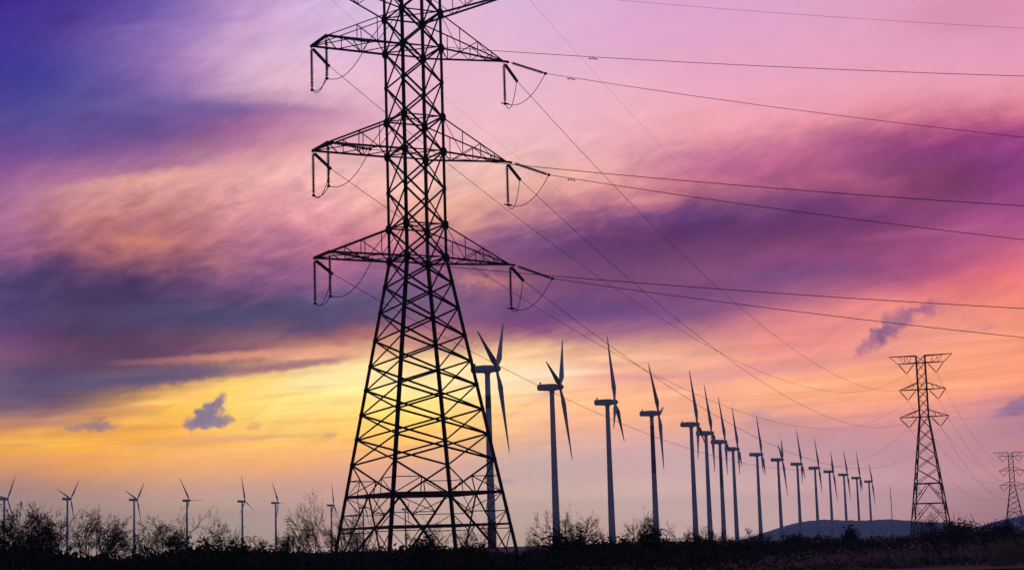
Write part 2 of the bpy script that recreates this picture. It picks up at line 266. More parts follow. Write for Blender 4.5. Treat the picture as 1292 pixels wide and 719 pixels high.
# ------------------------------------------------------------------ mesh helpers
class MB:
    def __init__(s): s.v = []; s.f = []
    def add(s, vs, fs):
        o = len(s.v); s.v += [tuple(p) for p in vs]; s.f += [tuple(o+i for i in f) for f in fs]
    def bar(s, p, q, w, kind='L', ref=None):
        p = Vector(p); q = Vector(q); d = (q-p)
        if d.length < 1e-6: return
        d.normalize(); r = Vector(ref) if ref is not None else (Vector((0, 0, 1)) if abs(d.z) < 0.95 else Vector((1, 0, 0)))
        a = d.cross(r)
        if a.length < 1e-4: a = d.cross(Vector((0.3, 1, 0.2)))
        a.normalize(); b = a.cross(d)
        if kind == 'L':
            t = w*0.16; o = -w*0.35
            prof = [(o, o), (o+w, o), (o+w, o+t), (o+t, o+t), (o+t, o+w), (o, o+w)]
        else:
            h = w/2; prof = [(-h, -h), (h, -h), (h, h), (-h, h)]
        n = len(prof); vs = [e + a*x + b*y for e in (p, q) for x, y in prof]
        s.add(vs, [(i, (i+1) % n, n+(i+1) % n, n+i) for i in range(n)] + [tuple(range(n))[::-1], tuple(range(n, 2*n))])
    def tube(s, pts, rad, n=6, cap=True):
        pts = [Vector(p) for p in pts]; k = len(pts)
        if not hasattr(rad, '__len__'): rad = [rad]*k
        vs = []; a = None
        for i, p in enumerate(pts):
            d = (pts[min(i+1, k-1)]-pts[max(i-1, 0)])
            d = d.normalized() if d.length > 1e-9 else Vector((0, 0, 1))
            if a is None: a = d.orthogonal().normalized()
            a = (a - d*a.dot(d))
            a = a.normalized() if a.length > 1e-6 else d.orthogonal().normalized()
            b = d.cross(a)
            vs += [p + (a*math.cos(2*math.pi*j/n)+b*math.sin(2*math.pi*j/n))*rad[i] for j in range(n)]
        fs = [(i*n+j, i*n+(j+1) % n, (i+1)*n+(j+1) % n, (i+1)*n+j) for i in range(k-1) for j in range(n)]
        if cap: fs += [tuple(range(n))[::-1], tuple(range((k-1)*n, k*n))]
        s.add(vs, fs)
    def box(s, c, sx, sy, sz):
        x, y, z = c; vs = [(x+i*sx/2, y+j*sy/2, z+k*sz/2) for k in (-1, 1) for i, j in ((-1, -1), (1, -1), (1, 1), (-1, 1))]
        s.add(vs, [(3, 2, 1, 0), (4, 5, 6, 7), (0, 1, 5, 4), (1, 2, 6, 5), (2, 3, 7, 6), (3, 0, 4, 7)])
    def plate(s, c, d1, d2, w, h, t):
        c = Vector(c); a = Vector(d1).normalized(); b = Vector(d2); b = (b-a*b.dot(a)).normalized(); n = a.cross(b)
        vs = [c+a*(i*w/2)+b*(j*h/2)+n*(k*t/2) for k in (-1, 1) for i, j in ((-1, -.5), (-.5, -1), (.5, -1), (1, -.5), (1, .5), (.5, 1), (-.5, 1), (-1, .5))]
        s.add(vs, [tuple(range(8))[::-1], tuple(range(8, 16))] + [(i, (i+1) % 8, 8+(i+1) % 8, 8+i) for i in range(8)])
    def build(s, name, mt, parent=None, smooth=False):
        me = bpy.data.meshes.new(name); me.from_pydata(s.v, [], s.f); me.update()
        me.materials.append(MT[mt] if isinstance(mt, str) else mt)
        if smooth: me.polygons.foreach_set('use_smooth', [True]*len(me.polygons))
        o = bpy.data.objects.new(name, me); COL.objects.link(o)
        if parent: o.parent = parent
        return o
def tag(o, label=None, cat=None, group=None, kind=None):
    if label: o['label'] = label
    if cat: o['category'] = cat
    if group: o['group'] = group
    if kind: o['kind'] = kind
    return o
def thing(name, loc, label, cat, group=None, rz=0.0):
    o = bpy.data.objects.new(name, None); COL.objects.link(o); o.location = loc; o.rotation_euler = (0, 0, rz)
    o.empty_display_size = 0.5
    return tag(o, label, cat, group)
def copy_tree(o, parent=None):
    c = o.copy(); COL.objects.link(c); c.parent = parent
    for ch in list(o.children): copy_tree(ch, c)
    return c

# ------------------------------------------------------------------ ground
rng = random.Random(4)
PROF = [(-80, 690), (60, 694), (100, 701), (150, 705), (200, 700), (230, 695), (300, 695), (400, 697), (470, 695), (500, 693), (560, 693), (600, 697), (655, 699), (690, 693), (720, 687), (800, 685), (900, 686), (1000, 679), (1100, 677), (1150, 673), (1200, 669), (1292, 666), (1400, 665)]
def front(x):                                       # nearest edge of the scrub belt, in metres ahead, by photograph column
    return float(np.interp(x, [-100, 900, 1050, 1150, 1400], [42, 48, 84, 90, 93]))
def scrub_top(X, Y):                                # height of the scrub canopy
    x = px((X, Y, 1.0))[0]; return at(x, np.interp(x, *zip(*PROF)), 88.0).z
def berm(X, Y):
    if Y < 20: return 0.0
    x = px((X, Y, 1.0))[0]; f = front(x)
    a = min(max((Y-f-3)/14, 0), 1); b = min(max((128-Y)/22, 0), 1)
    if abs(X) > 70: b *= max(0, 1-(abs(X)-70)/30)
    a = a*a*(3-2*a); b = b*b*(3-2*b)
    return a*b*(scrub_top(X, Y)-0.75)
xs = [-4000, -2000, -1000, -500, -250, -120] + [i*2.0 for i in range(-45, 46)] + [120, 250, 500, 1000, 2000, 4000]
ys = [-600, -200, -60, -10, 10] + [20+i*2.0 for i in range(0, 60)] + [150, 180, 230, 320, 450, 650, 900, 1300, 2000, 3000, 4350]
g = MB(); nx = len(xs)
for y in ys:
    for x in xs:
        g.v.append((x, y, berm(x, y) + (rng.uniform(-.06, .06) if 10 < y < 140 and abs(x) < 90 else 0)))
g.f = [(j*nx+i, j*nx+i+1, (j+1)*nx+i+1, (j+1)*nx+i) for j in range(len(ys)-1) for i in range(nx-1)]
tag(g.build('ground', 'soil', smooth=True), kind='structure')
# dirt track along the right-hand bottom edge
tr = MB(); k = 0
for i in range(31):
    X = 8+i*1.2; e = 0.4*math.sin(i*1.3)
    tr.v += [(X, 77+e+0.12*i, 0.075), (X, 82+0.10*i+e, 0.09), (X, 85.5+0.05*i-e*0.6, 0.075)]
tr.f = [(3*i+j, 3*i+3+j, 3*i+4+j, 3*i+1+j) for i in range(30) for j in range(2)]
tag(tr.build('dirt_track', 'track', smooth=True), kind='structure')

# hills on the horizon
def hill(pts, Y, depth, name):
    rh = random.Random(len(pts)); fine = []
    for (x0, y0), (x1, y1) in zip(pts, pts[1:]):   # scrubby, slightly broken ridge line
        for k in range(5): fine.append((x0+(x1-x0)*k/5, y0+(y1-y0)*k/5+rh.uniform(-.45, .45)))
    pts = fine+[pts[-1]]; h = MB(); n = len(pts)
    for r_, (dy, s) in enumerate(((-depth, 0.0), (-depth*.55, .55), (0, 1.0), (depth*.6, .6), (depth, 0.0))):
        for i, (x, y) in enumerate(pts):
            p = at(x, y, Y); h.v.append((p.x, Y+dy*(0.8+0.2*math.sin(i*2.1+r_)), max(p.z, 0)*s-0.5*(s == 0)))
    h.f = [(r_*n+i, r_*n+i+1, (r_+1)*n+i+1, (r_+1)*n+i) for r_ in range(4) for i in range(n-1)]
    tag(h.build(name, 'hill', smooth=True), kind='structure')
hill([(940, 684), (962, 673), (975, 668), (990, 663), (1005, 659), (1020, 656.5), (1040, 655), (1060, 655.5), (1080, 656.5), (1100, 655.5), (1120, 654.5), (1135, 655.5), (1155, 657), (1175, 659), (1200, 661), (1225, 665), (1250, 672)], 3900, 330, 'hills')
hill([(1210, 674), (1235, 666), (1250, 660), (1262, 656), (1275, 653), (1290, 649.5), (1310, 646), (1340, 648), (1380, 655), (1440, 668)], 4000, 300, 'hills')

# ------------------------------------------------------------------ main pylon
TY = 104.0
TX = at(524, 195, TY).x
PHI = R(27.7)
pyl = thing('electricity_pylon', (TX, TY, 0), 'tall dark lattice angle pylon in the foreground carrying three pairs of crossarms', 'pylon', rz=PHI)
PM = Matrix.Translation((TX, TY, 0)) @ Matrix.Rotation(PHI, 4, 'Z'); PI_ = PM.inverted()
def zc(y, x=526): return at(x, y, TY).z            # height of a level seen at this pixel row on the tower axis
Z_TIE = [zc(21), zc(152), zc(287)]; Z_ARM = [zc(65), zc(195), zc(328)]
Z_TOP = zc(-22); WU = 2.52; WB = 7.85; ZB = zc(695, 536)
def hw(z):                                         # half width of the body at height z
    if z >= Z_ARM[2]: return WU/2
    return (WU + (WB-WU)*(Z_ARM[2]-z)/(Z_ARM[2]-ZB))/2
def corner(i, j, z): h = hw(z); return Vector((i*h, j*h, z))
CORN = [(-1, -1), (1, -1), (1, 1), (-1, 1)]
for (i, j) in CORN:
    lg = MB()
    lg.bar(corner(i, j, -0.3), corner(i, j, Z_ARM[2]), 0.20, ref=(i, j, 0)); lg.bar(corner(i, j, Z_ARM[2]), corner(i, j, Z_TOP), 0.17, ref=(i, j, 0))
    lg.box((corner(i, j, 0).x, corner(i, j, 0).y, 0.0), 0.8, 0.8, 0.5)
    lg.build('leg', 'steel', pyl)
LOW = [zc(y, 527+(y-328)*0.03) for y in (328, 360, 392, 427, 459, 489, 520, 551, 583)]
UP = [zc(y) for y in (-22, 21, 65, 108, 152, 195, 241, 287, 328)]
ZR1, ZR2 = zc(624, 535), zc(664, 536)
for f in range(4):
    a, b = CORN[f], CORN[(f+1) % 4]; fb = MB()
    nrm_ = (a[0]+b[0], a[1]+b[1], 0)
    for lv, w in ((UP, 0.10), (LOW, 0.105)):
        for z0, z1 in zip(lv, lv[1:]):
            fb.bar(corner(*a, z0), corner(*b, z1), w, ref=nrm_); fb.bar(corner(*b, z0), corner(*a, z1), w, ref=nrm_)
            c = (corner(*a, z0)+corner(*b, z1))/2
            fb.plate(c, (b[0]-a[0], b[1]-a[1], 0), (0, 0, 1), 0.15, 0.15, 0.02)
    for z in UP[1:]+LOW[1:]:                        # gusset plates at the joints on the legs
        for q in (a, b):
            s = 0.42 if z in Z_TIE+Z_ARM else 0.24
            d = Vector((a[0]+b[0], a[1]+b[1], 0)).normalized()
            fb.plate(corner(*q, z)+d*0.02, (b[0]-a[0], b[1]-a[1], 0), (0, 0, 1), s, s*1.3, 0.025)
    mid = lambda z, t=0.5: corner(*a, z)*(1-t)+corner(*b, z)*t
    z8 = LOW[-1]
    for q, t in ((a, 0.0), (b, 1.0)):               # K panels below the waist
        fb.bar(mid(z8, t), mid(ZR1), 0.095, ref=nrm_)
        h1 = (mid(z8, t)+mid(ZR1))/2
        fb.bar(h1, mid((z8+ZR1)/2, t), 0.05, ref=nrm_); fb.bar(h1, mid(ZR1, t), 0.05, ref=nrm_)
        fb.bar(h1, mid(ZR1, 0.25+0.5*t), 0.05, ref=nrm_)
        fb.bar(mid(ZR1), mid(0.0, t*0.96+0.02), 0.11, ref=nrm_)
        for k, fz in enumerate((0.22, 0.43, 0.66, 0.85)):
            z = ZR1*(1-fz); d0 = mid(ZR1)*(1-fz)+mid(0, t)*fz
            fb.bar(d0, mid(z, t), 0.05, ref=nrm_)
            zn = ZR1*(1-(0.0, 0.22, 0.43, 0.66)[k]); fb.bar(d0, mid(zn, t), 0.045, ref=nrm_)
        fb.bar(mid(ZR1, 0.25+0.5*t), mid(ZR1)*0.78+mid(0, t)*0.22, 0.05, ref=nrm_)
        fb.bar(mid(ZR1), mid(ZR2, 0.30+0.4*t), 0.06, ref=nrm_)
        fb.bar(mid(ZR2, 0.30+0.4*t), mid(ZR2*0.3, 0.5), 0.05, ref=nrm_)
    fb.build('face_bracing', 'steel', pyl)
for z, w in ((ZR1, 0.15), (ZR2, 0.11)):             # horizontal rings
    rb = MB()
    for f in range(4):
        a, b = CORN[f], CORN[(f+1) % 4]; rb.bar(corner(*a, z), corner(*b, z), w)
        m0 = (corner(*a, z)+corner(*b, z))/2; b2 = CORN[(f+2) % 4]; rb.bar(m0, (corner(*b, z)+corner(*b2, z))/2, 0.09)
    if z == ZR1: rb.bar(corner(-1, 0, z), corner(1, 0, z), 0.09); rb.bar(corner(0, -1, z), corner(0, 1, z), 0.09)
    rb.build('ring_beam', 'steel', pyl)
for z in Z_TIE+Z_ARM:
    rb = MB()
    for f in range(4):
        a, b = CORN[f], CORN[(f+1) % 4]; rb.bar(corner(*a, z+0.05), corner(*b, z+0.05), 0.085)
    rb.bar(corner(-1, -1, z+0.03), corner(1, 1, z+0.03), 0.06); rb.bar(corner(1, -1, z+0.1), corner(-1, 1, z+0.1), 0.06)
    rb.build('ring_beam', 'steel', pyl)
ARM = 6.05
D2 = (PI_.to_3x3() @ Vector((0.965, -0.262, 0))).normalized()      # line leaving to the right
FX, FY = at(1166, 525, 403).x, 403.0                               # far tower
DF = (PI_.to_3x3() @ Vector((FX-TX, FY-TY, 0))).normalized()       # line leaving into the distance
def string(p, d, length, parent, r=0.105):
    s = MB(); d = Vector(d).normalized(); p = Vector(p); n = int(length/0.15); pts = [p, p+d*0.12]; rad = [0.03, 0.03]
    for k in range(n):
        q = p+d*(0.14+k*(length-0.26)/n)
        for o, rr in ((0.0, .045), (0.02, r), (0.055, r*0.92), (0.075, .045)):
            pts.append(q+d*o); rad.append(rr)
    pts += [p+d*(length-0.1), p+d*length]; rad += [0.03, 0.03]
    s.tube(pts, rad, 8); e = p+d*length
    s.box(e, 0.14, 0.14, 0.14)
    s.build('insulator_string', 'glass', parent); return e
def hang(a, b, drop, n=14):
    a = Vector(a); b = Vector(b)
    return [a*(1-t)+b*t+Vector((0, 0, -4*drop*t*(1-t))) for t in [i/n for i in range(n+1)]]
ENDS = {}                                           # wire attachments in world space
for lv, (zt, za) in enumerate(zip(Z_TIE, Z_ARM)):
    # right arm: tapers to a single tip
    tip = Vector((ARM+0.1, 0, za)); c = MB()
    for j in (-1, 1):
        c.bar(corner(1, j, za), tip, 0.12); c.bar(corner(1, j, zt), tip, 0.085)
        prev_b, prev_t = corner(1, j, za), corner(1, j, zt)
        for k, t in enumerate((0.30, 0.58, 0.80)):
            b_ = corner(1, j, za).lerp(tip, t); t_ = corner(1, j, zt).lerp(tip, t)
            c.bar(b_, t_, 0.04); c.bar(prev_b if k % 2 else prev_t, t_ if k % 2 else b_, 0.045)
            prev_b, prev_t = b_, t_
    for t, t2 in ((0.0, .3), (.3, .58), (.58, .8)):
        c.bar(corner(1, -1, za).lerp(tip, t), corner(1, 1, za).lerp(tip, t2), 0.05); c.bar(corner(1, 1, za).lerp(tip, t2), corner(1, -1, za).lerp(tip, t2), 0.05)
    c.plate(tip, (1, 0, 0), (0, 1, 0), 0.7, 0.3, 0.06); c.bar(tip, tip+Vector((0.35, 0, -0.05)), 0.12)
    ca = c.build('crossarm', 'steel', pyl)
    tp = tip+Vector((0.0, 0, -0.12))
    sv = string(tp, (0, 0, -1), 2.55, ca)
    s1 = string(tp+D2*0.45, D2+Vector((0, 0, -0.42)), 2.35, ca)
    s2 = string(tp+DF*0.2, DF+Vector((0, 0, -0.22)), 2.35, ca)
    jb = MB(); jb.tube(hang(s1, sv, 0.75)+hang(sv, s2, 0.9)[1:], 0.022, 5); jb.build('jumper_cable', 'wire', ca)
    jb = MB(); jb.bar(sv+Vector((-.28, 0, 0)), sv+Vector((.28, 0, 0)), 0.07); jb.build('suspension_clamp', 'steel', ca)
    ENDS['R', lv] = (PM @ s1, PM @ s2)
    # left arm: parallel chords to an end beam
    e0, e1 = Vector((-ARM, -WU*0.47, za)), Vector((-ARM, WU*0.47, za)); c = MB()
    for j, e in ((-1, e0), (1, e1)):
        c.bar(corner(-1, j, za), e, 0.11); c.bar(corner(-1, j, zt), e, 0.10 if lv else 0.055)
        pb, pt = corner(-1, j, za), corner(-1, j, zt)
        for k, t in enumerate((0.33, 0.60)):
            b_ = corner(-1, j, za).lerp(e, t); t_ = corner(-1, j, zt).lerp(e, t)
            c.bar(b_, t_, 0.04); c.bar(pb if k % 2 else pt, t_ if k % 2 else b_, 0.045); pb, pt = b_, t_
    for k in range(3):
        t, t2 = k/3, (k+1)/3
        c.bar(corner(-1, -1, za).lerp(e0, t), corner(-1, 1, za).lerp(e1, t2), 0.05); c.bar(corner(-1, 1, za).lerp(e1, t), corner(-1, -1, za).lerp(e0, t2), 0.05)
    c.bar(e0+Vector((0, -.12, 0)), e1+Vector((0, .12, 0)), 0.15)
    ca = c.build('crossarm', 'steel', pyl)
    v0 = string(e0+Vector((0, 0, -.1)), (0, 0, -1), 2.45, ca); v1 = string(e1+Vector((0, 0, -.1)), (0, 0, -1), 2.55, ca)
    s1 = string(e0+D2*0.15, D2+Vector((0, 0, -0.26)), 2.5, ca); s2 = string(e1+DF*0.15+Vector((0, 0, -.1)), DF+Vector((0, 0, -0.20)), 2.35, ca)
    jb = MB(); jb.tube(hang(s1, v0, 0.75)+hang(v0, v1, 0.3)[1:]+hang(v1, s2, 0.75)[1:], 0.022, 5); jb.build('jumper_cable', 'wire', ca)
    ENDS['L', lv] = (PM @ s1, PM @ s2)
# earth-wire peaks
for sx_ in (-1, 1):
    tip = Vector((sx_*7.6, 0, at(664, -11, TY+3.5).z if sx_ > 0 else at(386, -42, TY-3.5).z)); c = MB(); za, zt = Z_TIE[0], Z_TOP
    for j in (-1, 1):
        c.bar(corner(sx_, j, za), tip, 0.13 if sx_ > 0 else 0.07); c.bar(corner(sx_, j, zt), tip, 0.07)
        pb, pt = corner(sx_, j, za), corner(sx_, j, zt)
        for k, t in enumerate((0.3, 0.6)):
            b_ = corner(sx_, j, za).lerp(tip, t); t_ = corner(sx_, j, zt).lerp(tip, t)
            c.bar(b_, t_, 0.04); c.bar(pb if k % 2 else pt, t_ if k % 2 else b_, 0.045); pb, pt = b_, t_
    c.build('earth_wire_arm', 'steel', pyl); ENDS['E', sx_] = PM @ tip
cp_ = MB()
for f in range(4):
    a, b = CORN[f], CORN[(f+1) % 4]; cp_.bar(corner(*a, Z_TOP), corner(*b, Z_TOP), 0.085); cp_.bar(corner(*a, Z_TOP), Vector((0, 0, Z_TOP+2.4)), 0.08)
cp_.build('tower_cap', 'steel', pyl)

# ------------------------------------------------------------------ distant pylons
PSI = math.atan2(-0.313, 0.95)
def far_pylon(X, Y, label, drop):
    zt = lambda y: at(1166, y, 403).z - drop
    t = thing('lattice_pylon', (X, Y, 0), label, 'pylon', 'suspension pylons marching into the distance', PSI)
    levels = [zt(457.5), zt(491), zt(525.5)]; ztop = zt(448.5); zw = levels[2]; wu = 0.98; wb = 4.35
    h = lambda z: wu if z >= zw else wu+(wb-wu)*(zw-z)/zw
    cn = lambda i, j, z: Vector((i*h(z), j*h(z), z))
    for (i, j) in CORN:
        l = MB(); l.bar(cn(i, j, -.2), cn(i, j, zw), 0.26, 'B'); l.bar(cn(i, j, zw), cn(i, j, ztop), 0.22, 'B'); l.build('leg', 'far_steel', t)
    lv = [ztop, levels[0]]+[levels[0]+(levels[2]-levels[0])*k/6 for k in range(1, 7)]
    lo = [zw*(1-q) for q in (0, .10, .20, .31, .42, .54, .70, .86, 1.0)]
    for f in range(4):
        a, b = CORN[f], CORN[(f+1) % 4]; s = MB()
        for z0, z1 in zip(lv, lv[1:]): s.bar(cn(*a, z0), cn(*b, z1), 0.11, 'B'); s.bar(cn(*b, z0), cn(*a, z1), 0.11, 'B')
        for k, (z0, z1) in enumerate(zip(lo, lo[1:])):
            m1 = (cn(*a, z1)+cn(*b, z1))/2; m0 = (cn(*a, z0)+cn(*b, z0))/2
            if k < 5: s.bar(cn(*a, z0), cn(*b, z1), 0.13, 'B'); s.bar(cn(*b, z0), cn(*a, z1), 0.13, 'B')
            else:
                for q in (a, b):
                    s.bar(m0, cn(*q, z1), 0.15, 'B'); s.bar((m0+cn(*q, z1))/2, cn(*q, z0*.5+z1*.5), 0.09, 'B'); s.bar((m0+cn(*q, z1))/2, cn(*q, z0), 0.09, 'B')
                s.bar(cn(*a, z0), cn(*b, z0), 0.2, 'B')
        for z in levels: s.bar(cn(*a, z), cn(*b, z), 0.14, 'B')
        s.build('face_bracing', 'far_steel', t)
    att = {}
    for k, z in enumerate(levels):
        ln = (5.1, 5.2, 5.5)[k]; zu = ztop if k == 0 else z+1.55
        for sgn in (-1, 1):
            tip = Vector((sgn*ln, 0, z)); c = MB(); e = Vector((sgn*7.0, 0, ztop+.1)) if k == 0 else tip
            for j in (-1, 1):
                c.bar(cn(sgn, j, z), tip, 0.16, 'B'); c.bar(cn(sgn, j, zu), e, 0.17 if k == 0 else 0.14, 'B')
            if k == 0: c.bar(tip, e, 0.13, 'B'); c.bar(tip*0.5+Vector((0, 0, z*.5)), Vector((sgn*4.6, 0, ztop)), 0.1, 'B')
            for t_ in (0.35, 0.68):
                c.bar(cn(sgn, -1, z).lerp(tip, t_), cn(sgn, -1, zu).lerp(e, t_), 0.09, 'B'); c.bar(cn(sgn, 1, z).lerp(tip, t_), cn(sgn, 1, zu).lerp(e, t_*.6), 0.09, 'B')
            ca = c.build('crossarm', 'far_steel', t)
            bot = Vector((sgn*(ln*0.5+0.75), 0, z-2.35))
            for p in (tip, Vector((sgn*1.45, 0, z-.1))):
                s = MB(); s.tube([p, p.lerp(bot, .1), p.lerp(bot, .12), p.lerp(bot, .9), p.lerp(bot, .92), bot], [.04, .04, .12, .12, .05, .05], 6); s.build('insulator_string', 'glass', ca)
            att['L' if sgn < 0 else 'R', k] = bot
            if k == 0: att['E', sgn] = e
    MW = Matrix.Translation((X, Y, 0)) @ Matrix.Rotation(PSI, 4, 'Z')
    return {k: MW @ v for k, v in att.items()}
F1 = far_pylon(FX, FY, 'distant lattice pylon with V-shaped insulators standing right of the turbine row', 0.0)
p2 = at(1277.5, 612, 760)
F2 = far_pylon(p2.x, 760.0, 'farthest faint lattice pylon half cut by the right edge of the photo', zc(525.5) and 7.0)

# ------------------------------------------------------------------ power lines
def wire(pts, r, label, group, damper=None):
    w = MB(); w.tube(pts, r, 5)
    o = w.build('power_line', 'wire', smooth=True); tag(o, label, 'power line', group)
    if damper:
        d = MB(); p = Vector(damper); t = (Vector(pts[1])-Vector(pts[0])).normalized()
        d.tube([p-t*.24+Vector((0, 0, -.1)), p-t*.12+Vector((0, 0, -.1))], .035, 6); d.tube([p+t*.12+Vector((0, 0, -.1)), p+t*.24+Vector((0, 0, -.1))], .035, 6)
        d.bar(p-t*.2+Vector((0, 0, -.1)), p+t*.2+Vector((0, 0, -.1)), .03, 'B'); d.bar(p+Vector((0, 0, -.1)), p+Vector((0, 0, .02)), .05, 'B')
        d.build('vibration_damper', 'steel', o)
    return o
DW = Vector((0.965, -0.262, 0)).normalized()
LVN = ('topmost', 'middle', 'lowest')
def right_wire(A, yexit, r, label, damp=0.0):
    A = Vector(A); t = 10.0
    for _ in range(60):                             # where the span leaves the photograph's right edge
        X = px(A+DW*t)[0]; t += (1292-X)*0.02
    P = A+DW*t; z = at(1292, yexit, P.y).z; Ls = 270.0; k = (A.z-z)/(t*(Ls-t))
    f = lambda s: A+DW*s+Vector((0, 0, -k*s*(Ls-s)))
    wire([f(Ls*i/60) for i in range(61)], r, label, 'conductors running off to the right', f(damp) if damp else None)
for (sd_, lv, ye, dm) in (('R', 0, 175, 1.6), ('L', 0, 97, 13.2), ('R', 1, 304, 1.4), ('L', 1, 261, 0), ('R', 2, 427, 0), ('L', 2, 390, 0)):
    right_wire(ENDS[sd_, lv][0], ye, 0.019 if lv else 0.016, f"dark cable running right from the {'right' if sd_ == 'R' else 'left'} tip of the big pylon's {LVN[lv]} crossarm", dm)
right_wire(ENDS['E', 1], 37, 0.008, 'faint thin earth wire crossing the pink sky in the top right corner')
def far_wire(A, B, sag, r, label, group):
    wire(hang(A, B, sag, 48), r, label, group)
for sd_ in 'LR':
    for lv in range(3):
        n = 'right' if sd_ == 'R' else 'left'
        far_wire(ENDS[sd_, lv][1], F1[sd_, lv], (10.5, 10.5, 10.5)[lv], 0.018, f"cable sagging from the {n} tip of the big pylon's {LVN[lv]} crossarm to distant pylon", 'conductors sagging to the distant pylon')
        far_wire(F1[sd_, lv], F2[sd_, lv], 9.0, 0.026, f"faint cable between the distant pylons from the {n} {LVN[lv]} V insulator", 'faint conductors between the two far pylons')
for sx_ in (-1, 1):
    far_wire(ENDS['E', sx_], F1['E', sx_], 8.0, 0.006, f"thin earth wire from the big pylon's {'right' if sx_ > 0 else 'left'} peak to the distant pylon's top", 'thin earth wires above the conductors')

# ------------------------------------------------------------------ wind turbines
AX = R(-10.5); HUB = 55.0; BL = 26.0; TILT = R(5)
def blade_mesh():
    b = MB(); n = 12; secs = []
    for s, ch, th, tw in ((0.0, .95, .95, 0), (.05, .95, .9, 2), (.12, 1.6, .6, 12), (.2, 2.15, .42, 11), (.35, 1.75, .30, 8), (.55, 1.25, .2, 4), (.75, .85, .12, 2), (.9, .55, .07, 0), (.975, .32, .04, 0), (1.0, .06, .02, 0)):
        a0 = R(tw+62)                                # parked: blades feathered into the wind
        for k in range(n):
            q = 2*math.pi*k/n; x = ch*(.95 if s < .08 else .82)*(0.5*math.cos(q)+(0.14 if s > .08 else 0)); y = th*0.5*math.sin(q)*(1-.35*math.cos(q))
            b.v.append((0.0+x*math.sin(a0)+y*math.cos(a0), x*math.cos(a0)-y*math.sin(a0), 0.7+s*(BL-0.7)))
    m_ = len(b.v)//n
    b.f = [(i*n+j, i*n+(j+1) % n, (i+1)*n+(j+1) % n, (i+1)*n+j) for i in range(m_-1) for j in range(n)] + [tuple(range(n))[::-1], tuple(range((m_-1)*n, m_*n))]
    return b
def make_turbine(band):
    t = thing('wind_turbine', (0, 0, 0), 'x', 'wind turbine')
    w = MB(); zs = [0, 8, 20, 35, HUB-1.6]; w.tube([(0, 0, z) for z in zs], [1.35, 1.28, 1.12, .95, .80], 20); [w.tube([(0, 0, z-.09), (0, 0, z+.09)], [float(np.interp(z, zs, [1.35, 1.28, 1.12, .95, .80]))+.07]*2, 20) for z in (.3, 18, 36)]; w.tube([(0, 0, HUB-1.62), (0, 0, HUB-1.1)], [.95, .95], 20)
    w.build('tower', 'paint', t, True)
    nb = MB(); prof = []
    for x, hy, z0, z1 in ((-5.0, .75, -.55, .75), (-4.7, 1.05, -1.0, 1.15), (-1.0, 1.2, -1.2, 1.3), (1.6, 1.15, -1.15, 1.2), (2.1, .85, -.85, .85)):
        for k in range(12):
            q = 2*math.pi*k/12; cq, sq = math.cos(q), math.sin(q); e = 0.55
            prof.append((x, hy*math.copysign(abs(cq)**e, cq), (z0+z1)/2+(z1-z0)/2*math.copysign(abs(sq)**e, sq)+HUB))
    nb.add(prof, [(i*12+j, i*12+(j+1) % 12, (i+1)*12+(j+1) % 12, (i+1)*12+j) for i in range(4) for j in range(12)]+[tuple(range(12))[::-1], tuple(range(48, 60))])
    nb.box((-3.9, 0, HUB+1.55), .5, .5, .7)
    nb.build('nacelle', 'paint', t, False)
    hb = MB(); hb.tube([(x, 0, HUB) for x in (2.05, 2.3, 3.0, 3.6, 4.0, 4.25)], [.9, 1.05, 1.1, .9, .55, .08], 16); hb.build('hub', 'paint', t, True)
    for k in range(3):
        o = blade_mesh().build('blade', 'paint', t, True)
    if band:
        for z0, z1 in band:
            mb = MB(); rr = lambda z: float(np.interp(z, zs, [1.35, 1.28, 1.12, .95, .80]))+.015
            mb.tube([(0, 0, z0), (0, 0, (z0+z1)/2), (0, 0, z1)], [rr(z0), rr((z0+z1)/2), rr(z1)], 20, False); mb.build('marking_band', 'red', t, True)
    return t
PROTO = {}
def turbine(hx, hy, alpha, label, group, band=None, yaw=0.0):
    key = str(band)
    if key not in PROTO: PROTO[key] = make_turbine(band); t = PROTO[key]
    else: t = copy_tree(PROTO[key])
    h = at_z(hx, hy, HUB); a = AX+yaw
    t.location = (h.x-math.cos(a)*3.0, h.y-math.sin(a)*3.0, 0); t.rotation_euler = (0, 0, a)
    t['label'] = label; t['category'] = 'wind turbine'; t['group'] = group
    k = 0
    for ch in t.children:
        if ch.name.split('.')[0] == 'blade':
            al = R(alpha+120*k); k += 1
            # rotor axis = local x; image-right is local +y seen from the camera; tops lean back by the tilt
            ch.matrix_local = Matrix.Translation((3.0, 0, HUB)) @ Matrix.Rotation(-TILT, 4, 'Y') @ Matrix.Rotation(-al, 4, 'X')
    return t
GR = 'wind turbines in the long row receding to the right'; GL = 'small wind turbines in the row on the left'
